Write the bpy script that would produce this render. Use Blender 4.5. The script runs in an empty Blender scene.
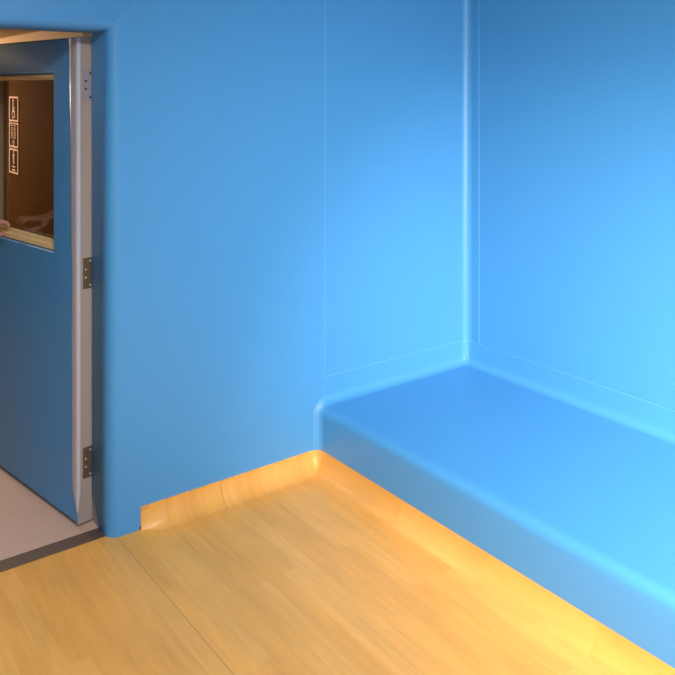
import bpy, bmesh, math
from mathutils import Vector, Matrix
PI = math.pi
sc = bpy.context.scene
COL = sc.collection

# ------------------------------------------------------------------ helpers
def mesh_obj(name, bm, mat, parent=None, smooth=True, label=None, angle=40):
    bmesh.ops.recalc_face_normals(bm, faces=bm.faces) if bm.faces else None
    me = bpy.data.meshes.new(name)
    bm.to_mesh(me); bm.free()
    for p in me.polygons: p.use_smooth = smooth
    if smooth and angle:
        me.set_sharp_from_angle(angle=math.radians(angle))
    o = bpy.data.objects.new(name, me); COL.objects.link(o)
    if mat: me.materials.append(mat)
    if parent: o.parent = parent
    if label: o['label'] = label
    return o
def empty(name, label=None, cat=None, group=None, loc=(0, 0, 0)):
    o = bpy.data.objects.new(name, None); COL.objects.link(o); o.location = loc
    o.empty_display_size = .1
    tag(o, label, cat, group)
    return o
def tag(o, label=None, cat=None, group=None, kind=None):
    if label: o['label'] = label
    if cat: o['category'] = cat
    if group: o['group'] = group
    if kind: o['kind'] = kind
    return o
def box(bm, x0, x1, y0, y1, z0, z1):
    vs = [bm.verts.new((x, y, z)) for x in (x0, x1) for y in (y0, y1) for z in (z0, z1)]
    fs = []
    for q in ((0,1,3,2),(4,6,7,5),(0,4,5,1),(2,3,7,6),(0,2,6,4),(1,5,7,3)):
        fs.append(bm.faces.new([vs[i] for i in q]))
    return vs, fs
def bevel_all(bm, off, seg=2):
    bmesh.ops.bevel(bm, geom=list(bm.edges), offset=off, segments=seg, affect='EDGES', profile=.5)
def grid(bm, rows, close=False):
    vr = [[bm.verts.new(p) for p in r] for r in rows]
    for a, b in zip(vr[:-1], vr[1:]):
        for i in range(len(a) - 1):
            bm.faces.new((a[i], a[i+1], b[i+1], b[i]))
    return vr
def tube(bm, pts, r, n=8, cap=True):
    pts = [Vector(p) for p in pts]; rings = []
    for i, p in enumerate(pts):
        t = (pts[min(i+1, len(pts)-1)] - pts[max(i-1, 0)]).normalized()
        a = Vector((0, 0, 1)) if abs(t.z) < .9 else Vector((1, 0, 0))
        u = t.cross(a).normalized(); v = t.cross(u)
        rings.append([bm.verts.new(p + u*math.cos(2*PI*k/n)*r + v*math.sin(2*PI*k/n)*r) for k in range(n)])
    for a, b in zip(rings[:-1], rings[1:]):
        for k in range(n): bm.faces.new((a[k], a[(k+1) % n], b[(k+1) % n], b[k]))
    if cap:
        bm.faces.new(rings[0]); bm.faces.new(rings[-1][::-1])
def disc_prism(bm, c, ax, r, h, n=20, dome=0):
    c = Vector(c); ax = Vector(ax).normalized()
    a = Vector((0, 0, 1)) if abs(ax.z) < .9 else Vector((1, 0, 0))
    u = ax.cross(a).normalized(); v = ax.cross(u)
    def ring(rr, hh): return [bm.verts.new(c + ax*hh + (u*math.cos(2*PI*k/n) + v*math.sin(2*PI*k/n))*rr) for k in range(n)]
    R = [ring(r, 0), ring(r, h*.7), ring(r*.8, h)]
    for a_, b_ in zip(R[:-1], R[1:]):
        for k in range(n): bm.faces.new((a_[k], a_[(k+1) % n], b_[(k+1) % n], b_[k]))
    bm.faces.new(R[0]); bm.faces.new(R[-1])

# ------------------------------------------------------------------ materials
def new_mat(name):
    m = bpy.data.materials.new(name); m.use_nodes = True
    nt = m.node_tree; b = nt.nodes['Principled BSDF']
    return m, nt, b
def simple(name, col, rough=.5, metal=0, spec=.5, noise=.06, scale=6, bump=0, bscale=200):
    m, nt, b = new_mat(name)
    b.inputs['Roughness'].default_value = rough; b.inputs['Metallic'].default_value = metal
    b.inputs['Specular IOR Level'].default_value = spec
    tc = nt.nodes.new('ShaderNodeTexCoord')
    nz = nt.nodes.new('ShaderNodeTexNoise'); nz.inputs['Scale'].default_value = scale; nz.inputs['Detail'].default_value = 3
    nt.links.new(tc.outputs['Object'], nz.inputs['Vector'])
    mx = nt.nodes.new('ShaderNodeMix'); mx.data_type = 'RGBA'
    mx.inputs[6].default_value = (*[c*(1-noise) for c in col], 1); mx.inputs[7].default_value = (*[min(1, c*(1+noise)) for c in col], 1)
    nt.links.new(nz.outputs['Fac'], mx.inputs[0]); nt.links.new(mx.outputs[2], b.inputs['Base Color'])
    if bump:
        n2 = nt.nodes.new('ShaderNodeTexNoise'); n2.inputs['Scale'].default_value = bscale
        nt.links.new(tc.outputs['Object'], n2.inputs['Vector'])
        bp = nt.nodes.new('ShaderNodeBump'); bp.inputs['Strength'].default_value = bump; bp.inputs['Distance'].default_value = .002
        nt.links.new(n2.outputs['Fac'], bp.inputs['Height']); nt.links.new(bp.outputs['Normal'], b.inputs['Normal'])
    return m
BLUE = (.068, .288, .535)
vinyl = simple('blue_vinyl', BLUE, rough=.46, spec=.55, noise=.03, scale=1.3, bump=.04, bscale=7)
seam_m = simple('seam_bead', (.13, .42, .78), rough=.3, spec=.6, noise=.02)
trim_m = simple('grey_trim', (.50, .45, .44), rough=.3, noise=.05)
edge_m = simple('taupe_paint', (.37, .29, .245), rough=.4, noise=.05)
frame_m = simple('taupe_frame', (.33, .27, .24), rough=.45)
steel = simple('brushed_steel', (.36, .32, .32), rough=.45, metal=.3, noise=.2, scale=60)
hinge_dark = simple('hinge_metal_dark', (.15, .10, .065), rough=.45, metal=.35, noise=.3, scale=60)  # hinge metal again, with its darker reflection put into the colour
screw_d = simple('dark_screw', (.03, .02, .02), rough=.4, metal=.5)
screw_l = simple('bright_screw', (.75, .68, .6), rough=.3, metal=.6)
tan_wall = simple('tan_paint', (.82, .60, .36), rough=.6)
brown = simple('brown_panel', (.085, .036, .008), rough=.85, spec=.04, noise=.18, scale=3)
corr_floor = simple('pinkish_vinyl_floor', (.55, .365, .275), rough=.42, noise=.06, scale=8)
thresh_m = simple('dark_rubber', (.10, .062, .045), rough=.55, noise=.15, scale=30)
white_ceiling = simple('ceiling_paint', (.20, .30, .38), rough=.7)
sign_line = simple('pale_pink_line', (.85, .66, .60), rough=.8, spec=.1)
brown_paint = simple('dark_brown_paint', (.17, .105, .055), rough=.7, spec=.25)  # unseen corridor walls darkened so the door glass reflects less
sign_bg = simple('brown_plate', (.05, .017, .006), rough=.85, spec=.04)
skin = simple('skin', (.50, .24, .17), rough=.5, noise=.12, scale=25)
cloth_top = simple('grey_blue_cotton', (.10, .13, .18), rough=.9, bump=.2, bscale=300)
cloth_leg = simple('black_cotton', (.03, .03, .035), rough=.9)
hair_m = simple('brown_hair', (.05, .03, .02), rough=.7)
shoe_m = simple('black_leather', (.02, .02, .02), rough=.4)
eye_m = simple('eye_white', (.8, .8, .78), rough=.2)
iris_m = simple('dark_iris', (.04, .02, .01), rough=.2)
lip_m = simple('lip', (.38, .13, .11), rough=.4)
white_m = simple('white_enamel', (.75, .75, .74), rough=.4)

# moulding of the door window: golden wood
def wood_mat(name, c0, c1):
    m, nt, b = new_mat(name); b.inputs['Roughness'].default_value = .55
    tc = nt.nodes.new('ShaderNodeTexCoord'); mp = nt.nodes.new('ShaderNodeMapping'); mp.inputs['Scale'].default_value = (60, 4, 60)
    nz = nt.nodes.new('ShaderNodeTexNoise'); nz.inputs['Scale'].default_value = 2
    nt.links.new(tc.outputs['Object'], mp.inputs['Vector']); nt.links.new(mp.outputs['Vector'], nz.inputs['Vector'])
    cr = nt.nodes.new('ShaderNodeValToRGB'); cr.color_ramp.elements[0].color = (*c0, 1); cr.color_ramp.elements[1].color = (*c1, 1)
    nt.links.new(nz.outputs['Fac'], cr.inputs['Fac']); nt.links.new(cr.outputs['Color'], b.inputs['Base Color'])
    return m
mould_m = wood_mat('golden_maple', (.74, .48, .19), (.92, .66, .32))

# maple strip floor, strips run along Y
def floor_mat():
    m, nt, b = new_mat('maple_vinyl_floor')
    N = nt.nodes.new; L = nt.links.new
    tc = N('ShaderNodeTexCoord')
    mp = N('ShaderNodeMapping'); mp.inputs['Rotation'].default_value = (0, 0, PI/2)
    L(tc.outputs['Object'], mp.inputs['Vector'])
    def brick(w, h, off, c1, c2, mort, ms):
        br = N('ShaderNodeTexBrick'); br.inputs['Scale'].default_value = 1
        br.inputs['Brick Width'].default_value = w; br.inputs['Row Height'].default_value = h
        br.offset = off; br.inputs['Mortar Size'].default_value = ms; br.inputs['Mortar Smooth'].default_value = .2
        br.inputs['Color1'].default_value = c1; br.inputs['Color2'].default_value = c2; br.inputs['Mortar'].default_value = mort
        L(mp.outputs['Vector'], br.inputs['Vector']); return br
    br = brick(.95, .066, .37, (0, 0, 0, 1), (1, 1, 1, 1), (.1, .1, .1, 1), .0006)
    # long grain
    mg = N('ShaderNodeMapping'); mg.inputs['Scale'].default_value = (26, 1.6, 1.6)
    L(tc.outputs['Object'], mg.inputs['Vector'])
    va = N('ShaderNodeVectorMath'); va.operation = 'MULTIPLY_ADD'; va.inputs[1].default_value = (7, 3, 5)
    L(br.outputs['Color'], va.inputs[0]); L(mg.outputs['Vector'], va.inputs[2])
    nz = N('ShaderNodeTexNoise'); nz.inputs['Scale'].default_value = 1.5; nz.inputs['Detail'].default_value = 6; nz.inputs['Roughness'].default_value = .6; nz.inputs['Distortion'].default_value = .8
    L(va.outputs['Vector'], nz.inputs['Vector'])
    mb = N('ShaderNodeMapping'); mb.inputs['Scale'].default_value = (5, 1.5, 1)
    L(tc.outputs['Object'], mb.inputs['Vector'])
    nb = N('ShaderNodeTexNoise'); nb.inputs['Scale'].default_value = 2.2; nb.inputs['Detail'].default_value = 3
    L(mb.outputs['Vector'], nb.inputs['Vector'])
    c1 = N('ShaderNodeMix'); c1.data_type = 'RGBA'
    c1.inputs[6].default_value = (.80, .362, .066, 1); c1.inputs[7].default_value = (.85, .41, .088, 1)
    L(br.outputs['Color'], c1.inputs[0])
    r1 = N('ShaderNodeMapRange'); r1.inputs[1].default_value = .3; r1.inputs[2].default_value = .75; r1.inputs[3].default_value = .90; r1.inputs[4].default_value = 1.07
    L(nz.outputs['Fac'], r1.inputs[0])
    r2 = N('ShaderNodeMapRange'); r2.inputs[1].default_value = .3; r2.inputs[2].default_value = .7; r2.inputs[3].default_value = .93; r2.inputs[4].default_value = 1.06
    L(nb.outputs['Fac'], r2.inputs[0])
    mm = N('ShaderNodeMath'); mm.operation = 'MULTIPLY'; L(r1.outputs[0], mm.inputs[0]); L(r2.outputs[0], mm.inputs[1])
    sc_ = N('ShaderNodeVectorMath'); sc_.operation = 'SCALE'; L(c1.outputs[2], sc_.inputs[0]); 
    sx = N('ShaderNodeSeparateXYZ'); L(tc.outputs['Object'], sx.inputs[0])
    lt = N('ShaderNodeMath'); lt.operation = 'LESS_THAN'; lt.inputs[1].default_value = -1.985; L(sx.outputs['X'], lt.inputs[0])
    sh_ = N('ShaderNodeMath'); sh_.operation = 'MULTIPLY_ADD'; sh_.inputs[1].default_value = -.09; sh_.inputs[2].default_value = 1; L(lt.outputs[0], sh_.inputs[0])   # the sheet left of the weld is a shade darker
    m2 = N('ShaderNodeMath'); m2.operation = 'MULTIPLY'; L(mm.outputs[0], m2.inputs[0]); L(sh_.outputs[0], m2.inputs[1])
    L(m2.outputs[0], sc_.inputs['Scale'])
    # fine dark joint between strips
    dk = N('ShaderNodeMix'); dk.data_type = 'RGBA'; dk.inputs[7].default_value = (.60, .27, .05, 1)
    L(sc_.outputs['Vector'], dk.inputs[6])
    jf = N('ShaderNodeMath'); jf.operation = 'MULTIPLY'; jf.inputs[1].default_value = .45
    L(br.outputs['Fac'], jf.inputs[0]); L(jf.outputs[0], dk.inputs[0])
    L(dk.outputs[2], b.inputs['Base Color'])
    b.inputs['Roughness'].default_value = .38; b.inputs['Specular IOR Level'].default_value = .45
    return m
maple = floor_mat()
weld_m = simple('weld_rod', (.50, .26, .07), rough=.4)

def emit(name, col, s):
    m, nt, b = new_mat(name)
    b.inputs['Base Color'].default_value = (.8, .8, .8, 1)
    b.inputs['Emission Color'].default_value = (*col, 1); b.inputs['Emission Strength'].default_value = s
    return m
glass_m, nt, b = new_mat('window_glass')
b.inputs['Base Color'].default_value = (.93, .86, .78, 1); b.inputs['Transmission Weight'].default_value = 1
b.inputs['Roughness'].default_value = .01; b.inputs['IOR'].default_value = 1.5

# ------------------------------------------------------------------ dimensions
XW, YF, H = -4.6, -4.4, 3.0             # room: x XW..0, y YF..0
XR, XL = -2.016, -3.03                  # door opening in the back wall
ZT = 2.032                               # soffit of the padded opening
DP = .162                                # padding depth of the reveal
XC = -1.887                             # right end of the padded pier that reaches the floor
HC = .092                               # cove height
WB, HB, HS = .996, .297, .425           # bench: depth, height, top of its upturn
RF = .045                               # fillet at vertical room corner

# ------------------------------------------------------------------ back wall padding
bm = bmesh.new()
out = [(XR, 0), (XC-.022, 0)]
for k in range(1, 6):
    t = k/6*PI/2; out.append((XC-.022+.022*math.sin(t), .022-.022*math.cos(t)))
out += [(XC, .022), (XC, HC), (0, HC), (0, H), (XW, H), (XW, 0), (XL, 0), (XL, ZT), (XR, ZT)]
vs = [bm.verts.new((x, 0, z)) for x, z in out]
f = bm.faces.new(vs)
r = bmesh.ops.extrude_face_region(bm, geom=[f])
for v in [g for g in r['geom'] if isinstance(g, bmesh.types.BMVert)]:
    v.co.y = DP
    if abs(v.co.x-XR) < 1e-4: v.co.x = XR-.014      # the reveal tapers inwards
bm.edges.ensure_lookup_table()
def near(a, b): return abs(a-b) < 1e-4
be = []
for e in bm.edges:
    a, c = e.verts[0].co, e.verts[1].co
    if near(a.y, 0) and near(c.y, 0):
        if (near(a.x, XR) and near(c.x, XR)) or (near(a.x, XL) and near(c.x, XL)) or (near(a.z, ZT) and near(c.z, ZT)): be.append(e)
bmesh.ops.bevel(bm, geom=be, offset=.044, segments=8, affect='EDGES', profile=.5, miter_outer='SHARP', miter_inner='SHARP')
bmesh.ops.triangulate(bm, faces=[f for f in bm.faces if len(f.verts) > 4])
wall = mesh_obj('wall_back', bm, vinyl, angle=30); tag(wall, kind='structure')
# foot of the reveal padding is cut back diagonally behind the front bevel
cb = bmesh.new()
for x0, x1 in ((XR-.04, XR+.055), (XL-.055, XL+.04)):
    tri = [(.075, -.05), (.30, -.05), (.30, .30), (.172, .16)]
    A = [cb.verts.new((x0, y, z)) for y, z in tri]; B = [cb.verts.new((x1, y, z)) for y, z in tri]
    cb.faces.new(A); cb.faces.new(B[::-1])
    for i in range(4): cb.faces.new((A[i], A[(i+1) % 4], B[(i+1) % 4], B[i]))
cut = mesh_obj('cutter', cb, None)
md = wall.modifiers.new('cut', 'BOOLEAN'); md.object = cut; md.operation = 'DIFFERENCE'; md.solver = 'EXACT'
dg = bpy.context.evaluated_depsgraph_get()
nm = bpy.data.meshes.new_from_object(wall.evaluated_get(dg)); wall.modifiers.clear(); wall.data = nm
bpy.data.objects.remove(cut)

# seam beads welded on the back wall
def bead(name, pts, parent, r=.0022):
    b_ = bmesh.new(); tube(b_, pts, r, 8); return mesh_obj(name, b_, seam_m, parent, label='thin raised weld seam')
bead('seam', [(-.958, 0, .33), (-.958, 0, H)], wall, .0011)
mit = bead('seam', [(-1.984, -.0005, ZT+.041), (-1.90, 0, ZT+.125), (-1.90+.85, 0, ZT+.125+.845)][:2] , wall, .0012)
mit2 = bead('seam', [(-1.90, 0, ZT+.125), (-1.055, 0, H-.001)], wall, .0012)

# ------------------------------------------------------------------ right wall with the concave corner
bm = bmesh.new(); box(bm, 0, .10, YF, 0, 0, H)
wr = mesh_obj('wall_right', bm, vinyl, smooth=False); tag(wr, kind='structure')
bm = bmesh.new()
prof = [(0, -RF-.004)]
for k in range(0, 13):
    t = k/12*PI/2
    prof.append((-RF + RF*math.cos(t), -RF + RF*math.sin(t)))
prof.append((-RF-.004, 0))
grid(bm, [[(x-.0004, y-.0004, z) for x, y in prof] for z in (.335, .6, 1.2, 1.8, 2.4, H-.001)])
tag(mesh_obj('trim_4', bm, vinyl), kind='structure')
bead('seam', [(0, -.093, HS+.004), (0, -.093, H)], wr, .0015)

# other two room walls and ceiling (behind the camera)
for nm_, dims in (('wall_left', (XW-.1, XW, YF, 0, 0, H)), ('wall_front', (XW, .1, YF-.1, YF, 0, H))):
    bm = bmesh.new(); box(bm, *dims); tag(mesh_obj(nm_, bm, vinyl, smooth=False), kind='structure')
ROOM_LAMPS = ((-2.6, -2.9), (-3.95, -2.3))
bm = bmesh.new()
def rect_hole(bm, x0, x1, y0, y1, hx0, hx1, hy0, hy1, z0, z1):
    for a in ((x0, hx0, y0, y1), (hx1, x1, y0, y1), (hx0, hx1, y0, hy0), (hx0, hx1, hy1, y1)): box(bm, *a, z0, z1)
LS = .30
for (lx, ly), (xa, xb) in zip(ROOM_LAMPS, ((-3.3, .1), (XW-.1, -3.3))):
    rect_hole(bm, xa, xb, YF-.1, DP, lx-LS, lx+LS, ly-LS, ly+LS, H, H+.12)
tag(mesh_obj('ceiling', bm, white_ceiling, smooth=False), kind='structure')

# ------------------------------------------------------------------ bench
RA, RB, RC = .042, .04, .042
PC = 0.002                       # the bench sheet stands this proud of the walls
def bench_profile():
    p = []                       # (x, z, nx, nz), from the wall upturn round to the foot
    p.append((-.0035, HS, -1, 0))
    for k in range(0, 4): p.append((-.0035, HS - (HS-HB-RB)*(k+1)/4, -1, 0))
    for k in range(1, 9):
        t = k/8*PI/2; cx, cz = -.0035-RB, HB+RB
        p.append((cx+RB*math.cos(t), cz-RB*math.sin(t), -math.cos(t), math.sin(t)))
    n = 12
    for k in range(1, n): p.append((-.0035-RB - (WB-.0035-RB-RC)*k/n, HB, 0, 1))
    for k in range(0, 9):
        t = k/8*PI/2; cx, cz = -WB+RC, HB-RC
        p.append((cx-RC*math.sin(t), cz+RC*math.cos(t), -math.sin(t), math.cos(t)))
    for k in range(1, 7): p.append((-WB, (HB-RC) - (HB-RC-HC)*k/6, -1, 0))
    return p
bp_ = bench_profile()
bm = bmesh.new()
ys = [YF+.002] + [YF + (-RA-YF)*k/16 for k in range(1, 16)]
stations = [(y, 0) for y in ys]
for k in range(0, 9):
    t = k/8*PI/2
    stations.append((-RA + RA*math.sin(t) - .0012, RA*(1-math.cos(t))))
rows = []
for y, off in stations:
    rows.append([(x+nx*off, y, z+nz*off) for x, z, nx, nz in bp_])
vr = grid(bm, rows)
bench = mesh_obj('bench', bm, vinyl, angle=60)
tag(bench, 'long blue padded vinyl bench built along the right wall with rounded front edge', 'bench')
# upturn of the bench covering up the back wall
bm = bmesh.new()
up = []
zlo = HB+RA
grid(bm, [[(x, -.0016, z) for x in (-.958, -.9, -.6, -.3, -.045)] for z in (zlo-.002, (zlo+HS)/2, HS-.002)]
     + [[(x, 0.001, HS) for x in (-.958, -.9, -.6, -.3, -.045)]])
up_o = mesh_obj('upturn', bm, vinyl, bench)
crv = [(-.955, -.0012, HS-.0), (-.5, -.0012, HS), (-RF-.03, -.0012, HS)]
for k in range(0, 9):
    t = PI/2 - k/8*PI/2
    crv.append((-RF + (RF-.004)*math.cos(t), -RF + (RF-.004)*math.sin(t), HS))
crv += [(-.0035, -.12, HS), (-.0035, -1.0, HS), (-.0035, YF+.01, HS)]
b_ = bmesh.new(); tube(b_, crv, .0016, 8); mesh_obj('seam', b_, seam_m, bench, label='thin raised weld seam')
b_ = bmesh.new(); tube(b_, [(-.014, -.016, HS), (-.014, -.016, HB+.05), (-.028, -.028, HB+.022)], .0035, 8); mesh_obj('seam', b_, seam_m, bench, label='short bright vertical weld seam in corner')
b_ = bmesh.new(); tube(b_, [(-WB-.012, -.0115, HC), (-WB-.012, -.0115, HB-.03), (-WB+.008, -.010, HB+.012)], .0020, 8); mesh_obj('seam', b_, seam_m, bench)
# tiny pale scuff on the bench top
bm = bmesh.new()
# ------------------------------------------------------------------ floor with coves
bm.free(); bm = bmesh.new()
YT = .037
r0 = HC+.001
offs = [-.012, 0] + [r0*(1-math.cos(k/9*PI/2)) for k in range(1, 9)] + [r0]
def covez(off):
    return r0 - math.sqrt(max(0, r0*r0 - (r0-off)**2))
RK = .044
def cove_path(off):
    rho = max(RK-off, 0.0005); c = (-WB-off-rho, -off-rho)
    pts = [(XC, -off), (XC+.3, -off), (-WB-.25, -off)]
    for k in range(0, 9):
        t = PI/2 - k/8*PI/2
        pts.append((c[0]+rho*math.cos(t), c[1]+rho*math.sin(t)))
    pts += [(-WB-off, -.3), (-WB-off, -1.5), (-WB-off, YF)]
    return pts
rows = []
for o_ in offs:
    z = covez(o_)
    z = r0 if o_ <= 0 else z
    if o_ < 0: z += .001
    pts_ = cove_path(o_*.78)
    pts_ = [(XC, -o_*.10), (XC+.03, -o_*.30), (XC+.07, -o_*.60), (XC+.12, -o_*.78)] + pts_[1:]
    rows.append([(x, y, z) for x, y in pts_])
vr = grid(bm, rows)
inner = vr[-1]
# end cap of the cove at the pier
base = bm.verts.new((XC, 0, 0))
bm.faces.new([row[0] for row in vr[1:]] + [base])
# flat floor
poly = [v for v in inner] + [bm.verts.new(p) for p in ((XW, YF, 0), (XW, .06, 0), (XL, .06, 0), (XL, YT, 0), (XR+.003, YT, 0), (XR+.003, .06, 0), (XC, .06, 0))] + [base]
ff = bm.faces.new(poly)
bmesh.ops.triangulate(bm, faces=[ff])
fl = mesh_obj('floor', bm, maple, angle=50); tag(fl, kind='structure')
b_ = bmesh.new(); tube(b_, [(-1.985, -.004, -.0005), (-1.985, -.4, -.0005), (-1.985, YF+.05, -.0005)], .0018, 6)
mesh_obj('weld_seam', b_, weld_m, fl, label='straight weld line along the floor')
b_ = bmesh.new(); tube(b_, [(-1.52, -.0005, r0)] + [(-1.52, -o_*.78-.0004, covez(o_)+.0003) for o_ in offs[2:]] , .0012, 6)
mesh_obj('weld_seam', b_, weld_m, fl)
# slab under everything
bm = bmesh.new(); box(bm, XW-.1, .1, YF-.1, YT, -.1, -.006)
tag(mesh_obj('trim_1', bm, thresh_m, smooth=False), kind='structure')

# ------------------------------------------------------------------ doorway: threshold, steel frame, corridor
bm = bmesh.new(); vs_, fs_ = box(bm, XL-.05, XR+.045, YT, .112, -.02, .002); 
tag(mesh_obj('trim_2', bm, thresh_m, smooth=False), kind='structure')
# frame jambs and head
FI = .012
bm = bmesh.new()
def frame_jamb(x0, x1):
    box(bm, x0, x1, DP, .30, 0, ZT+.06)
frame_jamb(XR-.006, XR+.06)
frame_jamb(XL-.06, XL-.006)
box(bm, XL-.006, XR-.006, DP, .30, ZT+.008, ZT+.06)
box(bm, XR-.006, XR+.05, .112, DP, 0, .145)
bevel_all(bm, .002, 1)
tag(mesh_obj('trim_3', bm, frame_m), kind='structure')
# corridor side wall faces
CX0, CX1, CY1, CH = -4.3, -1.80, 3.3, 2.135
bm = bmesh.new()
box(bm, XR+.06, .1, DP+.001, .30, 0, H); box(bm, XW-.1, XL-.06, DP+.001, .30, 0, H); box(bm, XL-.06, XR+.06, DP+.001, .30, ZT+.06, H)
tag(mesh_obj('wall_corridor_near', bm, brown_paint, smooth=False), kind='structure')
for nm_, d in (('wall_corridor_right', (CX1, CX1+.1, .30, CY1, 0, CH)), ('wall_corridor_far', (CX0, CX1, CY1, CY1+.1, 0, CH)), ('wall_corridor_left', (CX0-.1, CX0, .30, CY1, 0, CH))):
    bm = bmesh.new(); box(bm, *d); tag(mesh_obj(nm_, bm, tan_wall if 'right' in nm_ else brown_paint, smooth=False), kind='structure')
bm = bmesh.new(); CLX, CLY, CLS = -2.6, 2.62, .22
rect_hole(bm, CX0-.1, CX1+.1, .30, CY1+.1, CLX-CLS, CLX+CLS, CLY-CLS, CLY+CLS, CH, CH+.1)
tag(mesh_obj('ceiling_corridor', bm, simple('corridor_ceiling', (.45, .29, .13), .7), smooth=False), kind='structure')
bm = bmesh.new(); box(bm, CX0, CX1, .112, CY1, -.05, 0)
tag(mesh_obj('floor_corridor', bm, corr_floor, smooth=False), kind='structure')

# brown door in the corridor's right wall
bm = bmesh.new(); box(bm, CX1-.035, CX1-.0005, .42, 3.0, .01, 2.045); bevel_all(bm, .004, 1)
pd = mesh_obj('door_2', bm, brown); tag(pd, kind='structure')
# sign with three stacked boxes
SY0, SY1, SZ0, SZ1 = 1.945, 2.150, 1.275, 1.756
SX = CX1-.035
sg = empty('wall_sign', 'narrow brown sign of three stacked outlined pictogram boxes on the dark brown panel', 'sign', loc=(SX, (SY0+SY1)/2, SZ0))
def sp(bm_, y0, y1, z0, z1, t0=.003, t1=.0055):      # y measured along viewer right: y1 side is left in view
    box(bm_, -t1, -t0, y0-(SY0+SY1)/2, y1-(SY0+SY1)/2, z0-SZ0, z1-SZ0)
bm = bmesh.new(); sp(bm, SY0, SY1, SZ0, SZ1, 0, .0035); bevel_all(bm, .001, 1); mesh_obj('plate', bm, sign_bg, sg)
zc = [SZ0, SZ0+.160, SZ0+.320, SZ1]
for i in range(3):
    a, c = zc[i]+.004, zc[i+1]-.004
    w = .016
    bm = bmesh.new()
    sp(bm, SY0, SY0+w, a, c); sp(bm, SY1-w, SY1, a, c); sp(bm, SY0+w, SY1-w, a, a+.010); sp(bm, SY0+w, SY1-w, c-.010, c)
    mesh_obj('box_outline', bm, sign_line, sg)
YM = (SY0+SY1)/2
def ring(bm_, yc, zc_, r, w, n=20, a0=0, a1=2*PI):
    vs1 = []
    for k in range(n+1):
        t = a0+(a1-a0)*k/n
        vs1.append([bm_.verts.new((-x, yc-YM+rr*math.cos(t), zc_-SZ0+rr*math.sin(t))) for rr, x in ((r-w, .0035), (r, .0035), (r, .0058), (r-w, .0058))])
    for a, c in zip(vs1[:-1], vs1[1:]):
        for k in range(4): bm_.faces.new((a[k], a[(k+1) % 4], c[(k+1) % 4], c[k]))
# top: wheelchair-like figure (head, back, wheel)
bm = bmesh.new(); z0 = zc[2]
disc_prism(bm, (-.0035, .012, z0+.132-SZ0), (-1, 0, 0), .011, .0022)
sp(bm, YM+.004, YM+.020, z0+.065, z0+.118); sp(bm, YM-.022, YM+.012, z0+.082, z0+.091); sp(bm, YM-.020, YM+.008, z0+.060, z0+.070); sp(bm, YM-.028, YM-.016, z0+.028, z0+.068)
ring(bm, YM+.008, z0+.050, .030, .009)
mesh_obj('pictogram', bm, sign_line, sg)
# middle: columns of small lettering and a round mark
bm = bmesh.new(); z0 = zc[1]
for yy, w in ((.048, .010), (.012, .012), (-.030, .018)):
    for k in range(6): sp(bm, YM+yy-w/2, YM+yy+w/2, z0+.058+.015*k, z0+.058+.015*k+.011)
sp(bm, YM-.05, YM+.05, z0+.147, z0+.151)
ring(bm, YM, z0+.033, .018, .007)
mesh_obj('lettering', bm, sign_line, sg)
# bottom: standing figure with short lines beneath
bm = bmesh.new(); z0 = zc[0]
disc_prism(bm, (-.0035, 0, z0+.138-SZ0), (-1, 0, 0), .011, .0022)
sp(bm, YM-.022, YM+.022, z0+.112, z0+.123); sp(bm, YM-.012, YM+.012, z0+.085, z0+.112); sp(bm, YM-.014, YM-.004, z0+.062, z0+.085); sp(bm, YM+.004, YM+.014, z0+.062, z0+.085)
sp(bm, YM-.035, YM+.035, z0+.042, z0+.050); sp(bm, YM-.030, YM+.030, z0+.020, z0+.030)
mesh_obj('pictogram', bm, sign_line, sg)

# ------------------------------------------------------------------ door leaf, open into the corridor
P0 = Vector((-2.090, .166, .012)); ANG = math.radians(9.59)
# local axes: X = n (through the leaf, towards +x), Y = d (along the leaf), Z up
door = empty('door_1', None, None, loc=P0); door.rotation_euler = (0, 0, ANG)
tag(door, kind='structure')
LW, LH, TH = 1.02, 2.003, .067
WS0, WS1, WZ0, WZ1 = .212, .822, 1.090, 1.852      # outer edge of window cutout (z local)
def ringface(bm, y0, y1, z0, z1, hy0, hy1, hz0, hz1, x0, x1):
    # a panel with a rectangular hole, one clean shell
    def V(x): return [[bm.verts.new((x, y, z)) for y, z in q] for q in (((y0, z0), (y1, z0), (y1, z1), (y0, z1)), ((hy0, hz0), (hy1, hz0), (hy1, hz1), (hy0, hz1)))]
    a, c = V(x0), V(x1)
    for k in range(4):
        j = (k+1) % 4
        bm.faces.new((a[0][k], a[0][j], a[1][j], a[1][k])); bm.faces.new((c[0][k], c[1][k], c[1][j], c[0][j]))
        bm.faces.new((a[0][k], c[0][k], c[0][j], a[0][j])); bm.faces.new((a[1][k], a[1][j], c[1][j], c[1][k]))
    return a
# steel core
bm = bmesh.new()
ringface(bm, .0, LW, 0, LH, WS0+.01, WS1-.01, WZ0+.01, WZ1-.01, .020, TH)
box(bm, .0015, .0205, -.0003, .0045, 0, LH)
mesh_obj('core_panel', bm, edge_m, door, smooth=False)
# blue padding on the room face
bm = bmesh.new()
ringface(bm, .0046, LW-.002, .0, LH-.002, WS0, WS1, WZ0, WZ1, 0, .0202)
es = []
for e in bm.edges:
    a, c = e.verts[0].co, e.verts[1].co
    if near(a.x, 0) and near(c.x, 0):
        on_outer = lambda v: near(v.y, .0046) or near(v.y, LW-.002) or near(v.z, 0) or near(v.z, LH-.002)
        if (on_outer(a) and on_outer(c) and (near(a.y, c.y) or near(a.z, c.z))) or (not on_outer(a) and not on_outer(c)): es.append(e)
bmesh.ops.bevel(bm, geom=es, offset=.012, segments=5, affect='EDGES', profile=.5)
mesh_obj('padded_face', bm, vinyl, door, label='blue vinyl padding', angle=30)
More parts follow.
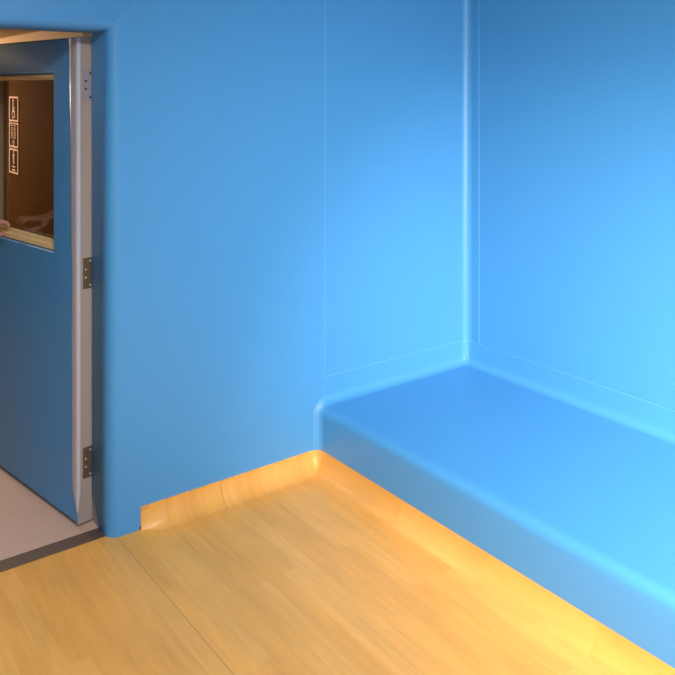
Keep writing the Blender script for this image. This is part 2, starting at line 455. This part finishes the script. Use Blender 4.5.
# edge guard wrapped round the hinge edge: tapers out at the foot
bm = bmesh.new()
rows = []
for z, s1 in ((.055, .004), (.075, .012), (.10, .026), (.13, .040), (.18, .047), (.6, .049), (1.08, .050), (1.10, .052), (1.5, .060), (LH-.004, .070)):
    e = .0035; ne = .015 if z > .11 else .006 + .09*max(0, z-.055)
    rr = min(.018, s1*.7)
    rr = min(rr, ne); pr = [(ne, -.0010), (rr*.9, -.0035)]
    for k in range(1, 7):
        t = k/6*PI/2; pr.append((rr-e - rr*math.sin(t)+ (0), -e-.001 + rr - rr*math.cos(t)))
    pr += [(-e, s1*.7), (-e*.6, s1*.93), (.002, s1)]
    rows.append([(x, y, z) for x, y in pr])
grid(bm, rows)
mesh_obj('edge_guard', bm, trim_m, door, label='pale grey rounded edge guard', angle=60)
# window moulding: stepped, sloping from the face down to the glass
def moulding(bm, prof_b, prof_s):
    # prof: list of (inset, depth); bottom is deeper than the other three sides
    loops = []
    for (ib, xb), (is_, xs) in zip(prof_b, prof_s):
        y0, y1, z0, z1 = WS0+.003+is_*.12, WS1-.003-is_, WZ0+.003+ib, WZ1-.003-is_*.8
        loops.append([bm.verts.new(p) for p in ((min(xb+.007, .026), y0, z0), (xb, y1, z0), (xs, y1, z1), (min(xs+.007, .026), y0, z1))])
    for a, c in zip(loops[:-1], loops[1:]):
        for k in range(4): bm.faces.new((a[k], a[(k+1) % 4], c[(k+1) % 4], c[k]))
bm = bmesh.new()
pb = [(0, .012), (0, .004), (.004, .001), (.022, .003), (.024, .008), (.042, .011), (.045, .020), (.045, .026)]
ps = [(0, .012), (0, .004), (.003, .001), (.014, .003), (.016, .008), (.026, .011), (.028, .020), (.028, .026)]
moulding(bm, pb, ps)
wf = mesh_obj('window_frame', bm, mould_m, door, angle=25, label='golden maple moulding round the door window')
bm = bmesh.new()
ringface(bm, WS0-.015, WS1+.015, WZ0-.015, WZ1+.015, WS0+.03, WS1-.03, WZ0+.045, WZ1-.026, TH-.001, TH+.008); bevel_all(bm, .002, 1)
mesh_obj('window_frame', bm, mould_m, door)
bm = bmesh.new(); box(bm, .024, .032, WS0+.0005+.01, WS1-.011, WZ0+.011, WZ1-.011)
mesh_obj('glass_pane', bm, glass_m, wf, smooth=False)
# lever and plate near the free edge (outside the picture)
bm = bmesh.new(); box(bm, -.006, .001, LW-.10, LW-.04, .90, 1.06); bevel_all(bm, .002, 2)
pl = mesh_obj('push_plate', bm, steel, door)
# hinges
def hinge(z0, mat, smat):
    bm = bmesh.new(); box(bm, .024, .0645, -.0022, .0005, z0, z0+.127); bevel_all(bm, .0006, 1)
    h = mesh_obj('hinge', bm, mat, door, label='metal hinge plate with four screws')
    bm = bmesh.new()
    for k in range(5): tube(bm, [(TH+.004, -.004, z0+.0254*k+.0006), (TH+.004, -.004, z0+.0254*(k+1)-.0006)], .0058, 12)
    mesh_obj('knuckle', bm, mat, h)
    for x, z in ((.056, .113), (.036, .080), (.036, .047), (.056, .013)):
        bm = bmesh.new(); disc_prism(bm, (x, -.0022, z0+z), (0, -1, 0), .0047, .0012); mesh_obj('screw', bm, smat, h)
hinge(1.740, steel, screw_d); hinge(.962, hinge_dark, screw_l); hinge(.180, hinge_dark, screw_l)  # upper and lower hinge colours carry a painted difference in reflection

# ------------------------------------------------------------------ person holding the door
def skin_mesh(nodes, edges, sub=2, root=0):
    me = bpy.data.meshes.new('tmp'); me.from_pydata([n[0] for n in nodes], edges, [])
    o = bpy.data.objects.new('tmp', me); COL.objects.link(o)
    o.modifiers.new('s', 'SKIN')
    for i, n in enumerate(nodes):
        r = n[1]; r = (r, r) if not isinstance(r, tuple) else r
        me.skin_vertices[0].data[i].radius = r
    me.skin_vertices[0].data[root].use_root = True
    o.modifiers.new('u', 'SUBSURF').levels = sub
    dg = bpy.context.evaluated_depsgraph_get(); dg.update()
    res = bpy.data.meshes.new_from_object(o.evaluated_get(dg))
    bpy.data.objects.remove(o); return res
def join_meshes(name, meshes, mat, parent, voxel=None, label=None):
    bm = bmesh.new()
    for m in meshes: bm.from_mesh(m)
    o = mesh_obj(name, bm, mat, parent, angle=None, label=label)
    if voxel:
        md = o.modifiers.new('r', 'REMESH'); md.mode = 'VOXEL'; md.voxel_size = voxel
        ms = o.modifiers.new('sm', 'SMOOTH'); ms.iterations = 3; ms.factor = .5
        dg = bpy.context.evaluated_depsgraph_get(); dg.update()
        nm = bpy.data.meshes.new_from_object(o.evaluated_get(dg)); o.modifiers.clear(); o.data = nm
        for p in nm.polygons: p.use_smooth = True
        nm.materials.clear(); nm.materials.append(mat)
    return o
def ball(c, r, s=(1, 1, 1), rot=None, n=20):
    bm = bmesh.new(); bmesh.ops.create_uvsphere(bm, u_segments=n, v_segments=n//2+2, radius=r)
    M = Matrix.Diagonal((*s, 1))
    if rot is not None: M = rot @ M
    M = Matrix.Translation(c) @ M
    bmesh.ops.transform(bm, matrix=M, verts=bm.verts)
    me = bpy.data.meshes.new('b'); bm.to_mesh(me); bm.free(); return me
PCX, PCY = -2.74, .74
fw = Vector((1, 0.02, 0)).normalized(); rt = Vector((.02, -1, 0)).normalized()   # facing, own right hand side
def W(r_, f_, z): return Vector((PCX, PCY, 0)) + rt*r_ + fw*f_ + Vector((0, 0, z))
nv = Vector((math.cos(ANG), math.sin(ANG), 0)); dv = Vector((-math.sin(ANG), math.cos(ANG), 0)); zv = Vector((0, 0, 1))
def D(n_, d_, z): return P0 + nv*n_ + dv*d_ + zv*(z-P0.z)
wrist = D(-.172, .668, 1.185); palm = D(-.094, .655, 1.177)
elbow = Vector((-2.62, .93, 1.15)); shR = W(-.19, 0, 1.45)     # raised left arm
body_nodes = [(W(0, 0, .97), (.095, .075)), (W(0, 0, 1.10), (.105, .085)), (W(0, .01, 1.25), (.135, .10)), (W(0, 0, 1.40), (.125, .095)), (W(0, 0, 1.50), (.062, .062)), (W(0, .015, 1.57), (.054, .054)),
    (W(0, .02, 1.62), (.065, .075)), (W(0, .015, 1.70), (.074, .088)), (W(0, .01, 1.76), (.058, .066)),
    (W(-.10, 0, 1.45), (.066, .066)), (shR, (.052, .052)), (elbow, (.038, .038)), ((elbow+wrist)/2, (.036, .036)), (wrist, (.025, .028)),
    (W(.10, 0, 1.45), (.066, .066)), (W(.19, 0, 1.45), (.056, .056)), (W(.22, -.02, 1.13), (.038, .038)), (W(.22, .06, .98), (.034, .034)), (W(.215, .09, .88), (.025, .027)),
    (W(.09, 0, .88), (.066, .066)), (W(.10, .01, .50), (.055, .055)), (W(.10, -.01, .33), (.052, .055)), (W(.105, -.02, .09), (.036, .036)), (W(.11, .10, .035), (.036, .028)),
    (W(-.09, 0, .88), (.066, .066)), (W(-.10, .01, .50), (.055, .055)), (W(-.10, -.01, .33), (.052, .055)), (W(-.105, -.02, .09), (.036, .036)), (W(-.11, .10, .035), (.036, .028))]
body_edges = [(0,1),(1,2),(2,3),(3,4),(4,5),(5,6),(6,7),(7,8),(3,9),(9,10),(10,11),(11,12),(12,13),(3,14),(14,15),(15,16),(16,17),(17,18),(0,19),(19,20),(20,21),(21,22),(22,23),(0,24),(24,25),(25,26),(26,27),(27,28)]
meshes = [skin_mesh(body_nodes, body_edges, 2)]
def chain(pts, rads): return skin_mesh([(Vector(p), r) for p, r in zip(pts, rads)], [(i, i+1) for i in range(len(pts)-1)], 2)
# left hand: palm down, fingers over the window sill, thumb underneath
F = nv; U = -dv; T = -zv        # finger direction, thumb side, towards the door
def Hh(f_, u_, t_): return palm + F*f_ + U*u_ + T*t_
meshes.append(skin_mesh([(wrist, (.026, .020)), (Hh(-.045, 0, 0), (.030, .018)), (Hh(-.005, .002, .0), (.036, .015)), (Hh(.025, .002, .002), (.036, .014))], [(0,1),(1,2),(2,3)], 2))
for u, ln, rr in ((.030, .92, .0105), (.009, 1.0, .0105), (-.012, .93, .0100), (-.032, .76, .0090)):
    meshes.append(chain([Hh(0, u*.9, 0), Hh(.035, u, -.008), Hh(.035+.036*ln, u*1.02, -.010), Hh(.035+.056*ln, u*1.02, .004), Hh(.035+.062*ln, u*1.02, .018)], [rr*1.1, rr*1.15, rr, rr*.95, rr*.82]))
meshes.append(chain([Hh(-.045, .018, .006), Hh(-.012, .034, .030), Hh(.025, .034, .042), Hh(.058, .028, .046), Hh(.078, .022, .048)], [.015, .0140, .0125, .0115, .0105]))
# right hand, hanging relaxed
wl = W(.215, .09, .88)
meshes.append(skin_mesh([(wl, (.024, .020)), (wl+Vector((0, 0, -.05)), (.016, .034)), (wl+Vector((0, 0, -.085)), (.015, .036))], [(0,1),(1,2)], 2))
for o_, ln in ((.028, .93), (.010, 1.0), (-.009, .94), (-.026, .76)):
    b0 = wl+fw*o_+Vector((0, 0, -.075))
    meshes.append(chain([b0, b0+Vector((0, 0, -.03)), b0-rt*.010+Vector((0, 0, -.03-.035*ln)), b0-rt*.026+Vector((0, 0, -.03-.060*ln))], [.010, .0092, .0088, .0075]))
meshes.append(chain([wl+fw*.02+Vector((0, 0, -.03)), wl+fw*.045-rt*.008+Vector((0, 0, -.06)), wl+fw*.052-rt*.014+Vector((0, 0, -.10))], [.013, .011, .0085]))
# head shaping: skull, jaw, nose, ears
rz = Matrix.Rotation(math.atan2(fw.y, fw.x), 4, 'Z')
meshes += [ball(W(0, .005, 1.705), .1, (.97, .76, 1.12), rz), ball(W(0, .045, 1.635), .06, (.9, .85, .8), rz),
           ball(W(0, .108, 1.672), .015, (.9, .7, 1.1), rz), ball(W(0, .098, 1.692), .012, (.8, .6, 1.8), rz),
           ball(W(.078, 0, 1.685), .028, (.5, .3, 1.1), rz), ball(W(-.078, 0, 1.685), .028, (.5, .3, 1.1), rz)]
person = empty('person', 'person in dark clothes at the left edge, hand resting on the door window sill', 'person', loc=(PCX, PCY, 0))
def local(o):
    o.data.transform(Matrix.Translation((-PCX, -PCY, 0))); return o
local(join_meshes('body', meshes, skin, person, .0045))
# clothes
sh = [(W(0, 0, .86), (.175, .150)), (W(0, 0, 1.00), (.172, .146)), (W(0, .01, 1.25), (.168, .132)), (W(0, 0, 1.40), (.155, .118)), (W(0, 0, 1.53), (.080, .080)),
      (W(-.11, 0, 1.46), (.084, .084)), (shR, (.072, .072)), (elbow, (.050, .050)), (wrist+Vector((-.045, 0, 0)), (.038, .038)), (W(.11, 0, 1.46), (.084, .084)), (W(.19, 0, 1.45), (.072, .072)), (W(.22, -.02, 1.13), (.050, .050)), (W(.22, .06, .98), (.042, .042)), (W(.216, .085, .91), (.036, .036))]
local(join_meshes('shirt', [skin_mesh(sh, [(0,1),(1,2),(2,3),(3,4),(3,5),(5,6),(6,7),(7,8),(3,9),(9,10),(10,11),(11,12),(12,13)], 2)], cloth_top, person, .008, 'dark long sleeved top'))
tr = [(W(0, 0, 1.02), (.155, .130)), (W(.095, 0, .88), (.112, .112)), (W(.102, .01, .50), (.072, .075)), (W(.105, -.02, .10), (.062, .066)), (W(-.095, 0, .88), (.112, .112)), (W(-.102, .01, .50), (.072, .075)), (W(-.105, -.02, .10), (.062, .066))]
local(join_meshes('trousers', [skin_mesh(tr, [(0,1),(1,2),(2,3),(0,4),(4,5),(5,6)], 2)], cloth_leg, person, .008, 'black trousers'))
for s in (1, -1):
    sm = ball(W(.108*s, .05, .050), .05, (2.6, .92, .95), rz); sm2 = ball(W(.106*s, -.02, .075), .05, (1.1, .95, 1.0), rz)
    so = join_meshes('shoe', [sm, sm2], shoe_m, person, .006)
    for v in so.data.vertices: v.co.z = max(v.co.z, .002)
    local(so)
    local(join_meshes('eye', [ball(W(.031*s, .083, 1.700), .0125, n=16)], eye_m, person))
    local(join_meshes('iris', [ball(W(.031*s, .0935, 1.700), .0052, (.7, 1, 1), rz, 12)], iris_m, person))
local(join_meshes('mouth', [ball(W(0, .097, 1.637), .02, (.35, 1.1, .28), rz)], lip_m, person))
bm = bmesh.new(); bm.from_mesh(ball(W(0, -.008, 1.722), .105, (.98, .80, 1.08), rz, 32))
hc = W(0, 0, 0)
dele = [v for v in bm.verts if (v.co-W(0, .0, v.co.z)).dot(fw) > .045 + (v.co.z-1.78)*.9 or v.co.z < 1.62]
bmesh.ops.delete(bm, geom=dele, context='VERTS')
ho = mesh_obj('hair', bm, hair_m, person, angle=None, label='short brown hair'); local(ho)
md = ho.modifiers.new('t', 'SOLIDIFY'); md.thickness = .012

# ------------------------------------------------------------------ lamps (fixtures stand outside the picture)
def can_light(name, label, x, y, z, s, depth, power, col, spread, cat='light', esize=None):
    t = empty(name, label, cat, loc=(x, y, z))
    bm = bmesh.new()
    rect_hole(bm, -s, s, -s, s, -s+.02, s-.02, -s+.02, s-.02, .0, depth)
    box(bm, -s, s, -s, s, depth, depth+.01)
    mesh_obj('housing', bm, white_m, t, smooth=False)
    bm = bmesh.new(); box(bm, -s+.022, s-.022, -s+.022, s-.022, depth-.012, depth-.002)
    mesh_obj('diffuser', bm, emit('lamp_diffuser', col, 1.0), t, smooth=False)
    ld = bpy.data.lights.new(name+'_lamp', 'AREA'); ld.shape = 'SQUARE'; ld.size = (esize or (s-.03)*2); ld.energy = power; ld.color = col; ld.spread = math.radians(spread)
    lo = bpy.data.objects.new('lamp', ld); COL.objects.link(lo); lo.parent = t; lo.location = (0, 0, depth-.02)
    return t
can_light('ceiling_light', 'square recessed ceiling light near the middle of the padded room', -2.6, -2.9, H+.001, LS-.002, .03, 112, (1.0, .98, .97), 180)
can_light('ceiling_light', 'added square recessed ceiling light near the left wall, unseen, brightens the door reveal', -3.95, -2.3, H+.001, LS-.002, .03, 34, (1.0, .98, .97), 180)  # added fill light, lifts the padded reveal of the doorway
# two added hooded lamps on the front wall, unseen, brighten far corner and bench
def added_wall_lamp(label, px, pz, tgt, power, spread, col):
    wl_ = empty('added_wall_lamp', label, 'light', loc=(px, YF, pz))
    aim = (Vector(tgt) - Vector((px, YF+.2, pz))).normalized(); q_ = aim.to_track_quat('-Z', 'Y')
    bm = bmesh.new(); box(bm, -.09, .09, .0, .03, -.09, .09); bevel_all(bm, .006, 2); mesh_obj('wall_plate', bm, white_m, wl_)
    bm = bmesh.new(); tube(bm, [(0, .03, 0), Vector((0, .2, 0)) - aim*.055], .018, 12); mesh_obj('arm', bm, white_m, wl_)
    bm = bmesh.new()
    for a_ in ((-.215, -.203, -.215, .215), (.203, .215, -.215, .215), (-.203, .203, -.215, -.203), (-.203, .203, .203, .215)): box(bm, *a_, -.03, .05)
    box(bm, -.203, .203, -.203, .203, .03, .05)
    hd = mesh_obj('hood', bm, white_m, wl_, smooth=False); hd.rotation_mode = 'QUATERNION'; hd.rotation_quaternion = q_; hd.location = (0, .2, 0)
    bm = bmesh.new(); box(bm, -.2, .2, -.2, .2, .01, .02)
    mesh_obj('diffuser', bm, emit('lamp_lens', (1, 1, 1), 1.0), hd, smooth=False)
    ld = bpy.data.lights.new('added_wall_lamp', 'AREA'); ld.shape = 'SQUARE'; ld.size = .38; ld.energy = power; ld.spread = math.radians(spread); ld.color = col
    lo = bpy.data.objects.new('lamp', ld); COL.objects.link(lo); lo.parent = hd
added_wall_lamp('added hooded lamp on the front wall, unseen, aimed at the bench corner', -2.45, 1.6, (-.1, -.35, .95), 17, 60, (1, 1, 1))
added_wall_lamp('added hooded lamp on the front wall, unseen, aimed down at the middle of the bench', -1.95, 1.6, (-.1, -1.35, .3), 31, 54, (1, .88, .90))
can_light('ceiling_light', 'small warm recessed ceiling light in the corridor beyond the door', CLX, CLY, CH+.001, CLS-.002, .03, 26, (1.0, .74, .48), 180)

# added warm wall light, unseen, brightens the corridor wall above the leaf
sn = empty('added_wall_lamp', 'added warm box shaped wall light, unseen, at the far end of the corridor', 'light', loc=(-2.55, CY1, 1.75))
bm = bmesh.new(); box(bm, -.20, .20, -.07, -.0005, -.12, .12); bevel_all(bm, .01, 2); mesh_obj('housing', bm, white_m, sn)
bm = bmesh.new(); box(bm, -.17, .17, -.078, -.070, -.09, .09); mesh_obj('diffuser', bm, emit('warm_lens', (1, .75, .5), 1.5), sn, smooth=False)
ld = bpy.data.lights.new('added_corridor_lamp', 'AREA'); ld.shape = 'RECTANGLE'; ld.size = .34; ld.size_y = .18; ld.energy = 16; ld.color = (1, .74, .48)
lo = bpy.data.objects.new('lamp', ld); COL.objects.link(lo); lo.parent = sn; lo.location = (0, -.085, 0); lo.rotation_euler = (-PI/2, 0, 0)

wd = bpy.data.worlds.new('world'); sc.world = wd; wd.use_nodes = True
wd.node_tree.nodes['Background'].inputs[0].default_value = (.5, .6, .7, 1); wd.node_tree.nodes['Background'].inputs[1].default_value = 0.02

# ------------------------------------------------------------------ camera
cam = bpy.data.cameras.new('camera'); co = bpy.data.objects.new('camera', cam); COL.objects.link(co)
co.location = (-3.20506, -3.10871, 1.8); co.rotation_euler = (PI/2, 0, -math.radians(36.747))
cam.sensor_width = 36; cam.lens = 802.954/675*36; cam.shift_y = -(337.5-88.8)/675; cam.clip_start = .01
sc.camera = co
vs = sc.view_settings
vs.view_transform = 'Standard'; vs.look = 'None'; vs.gamma = 1; vs.use_curve_mapping = False; vs.exposure = 0.0
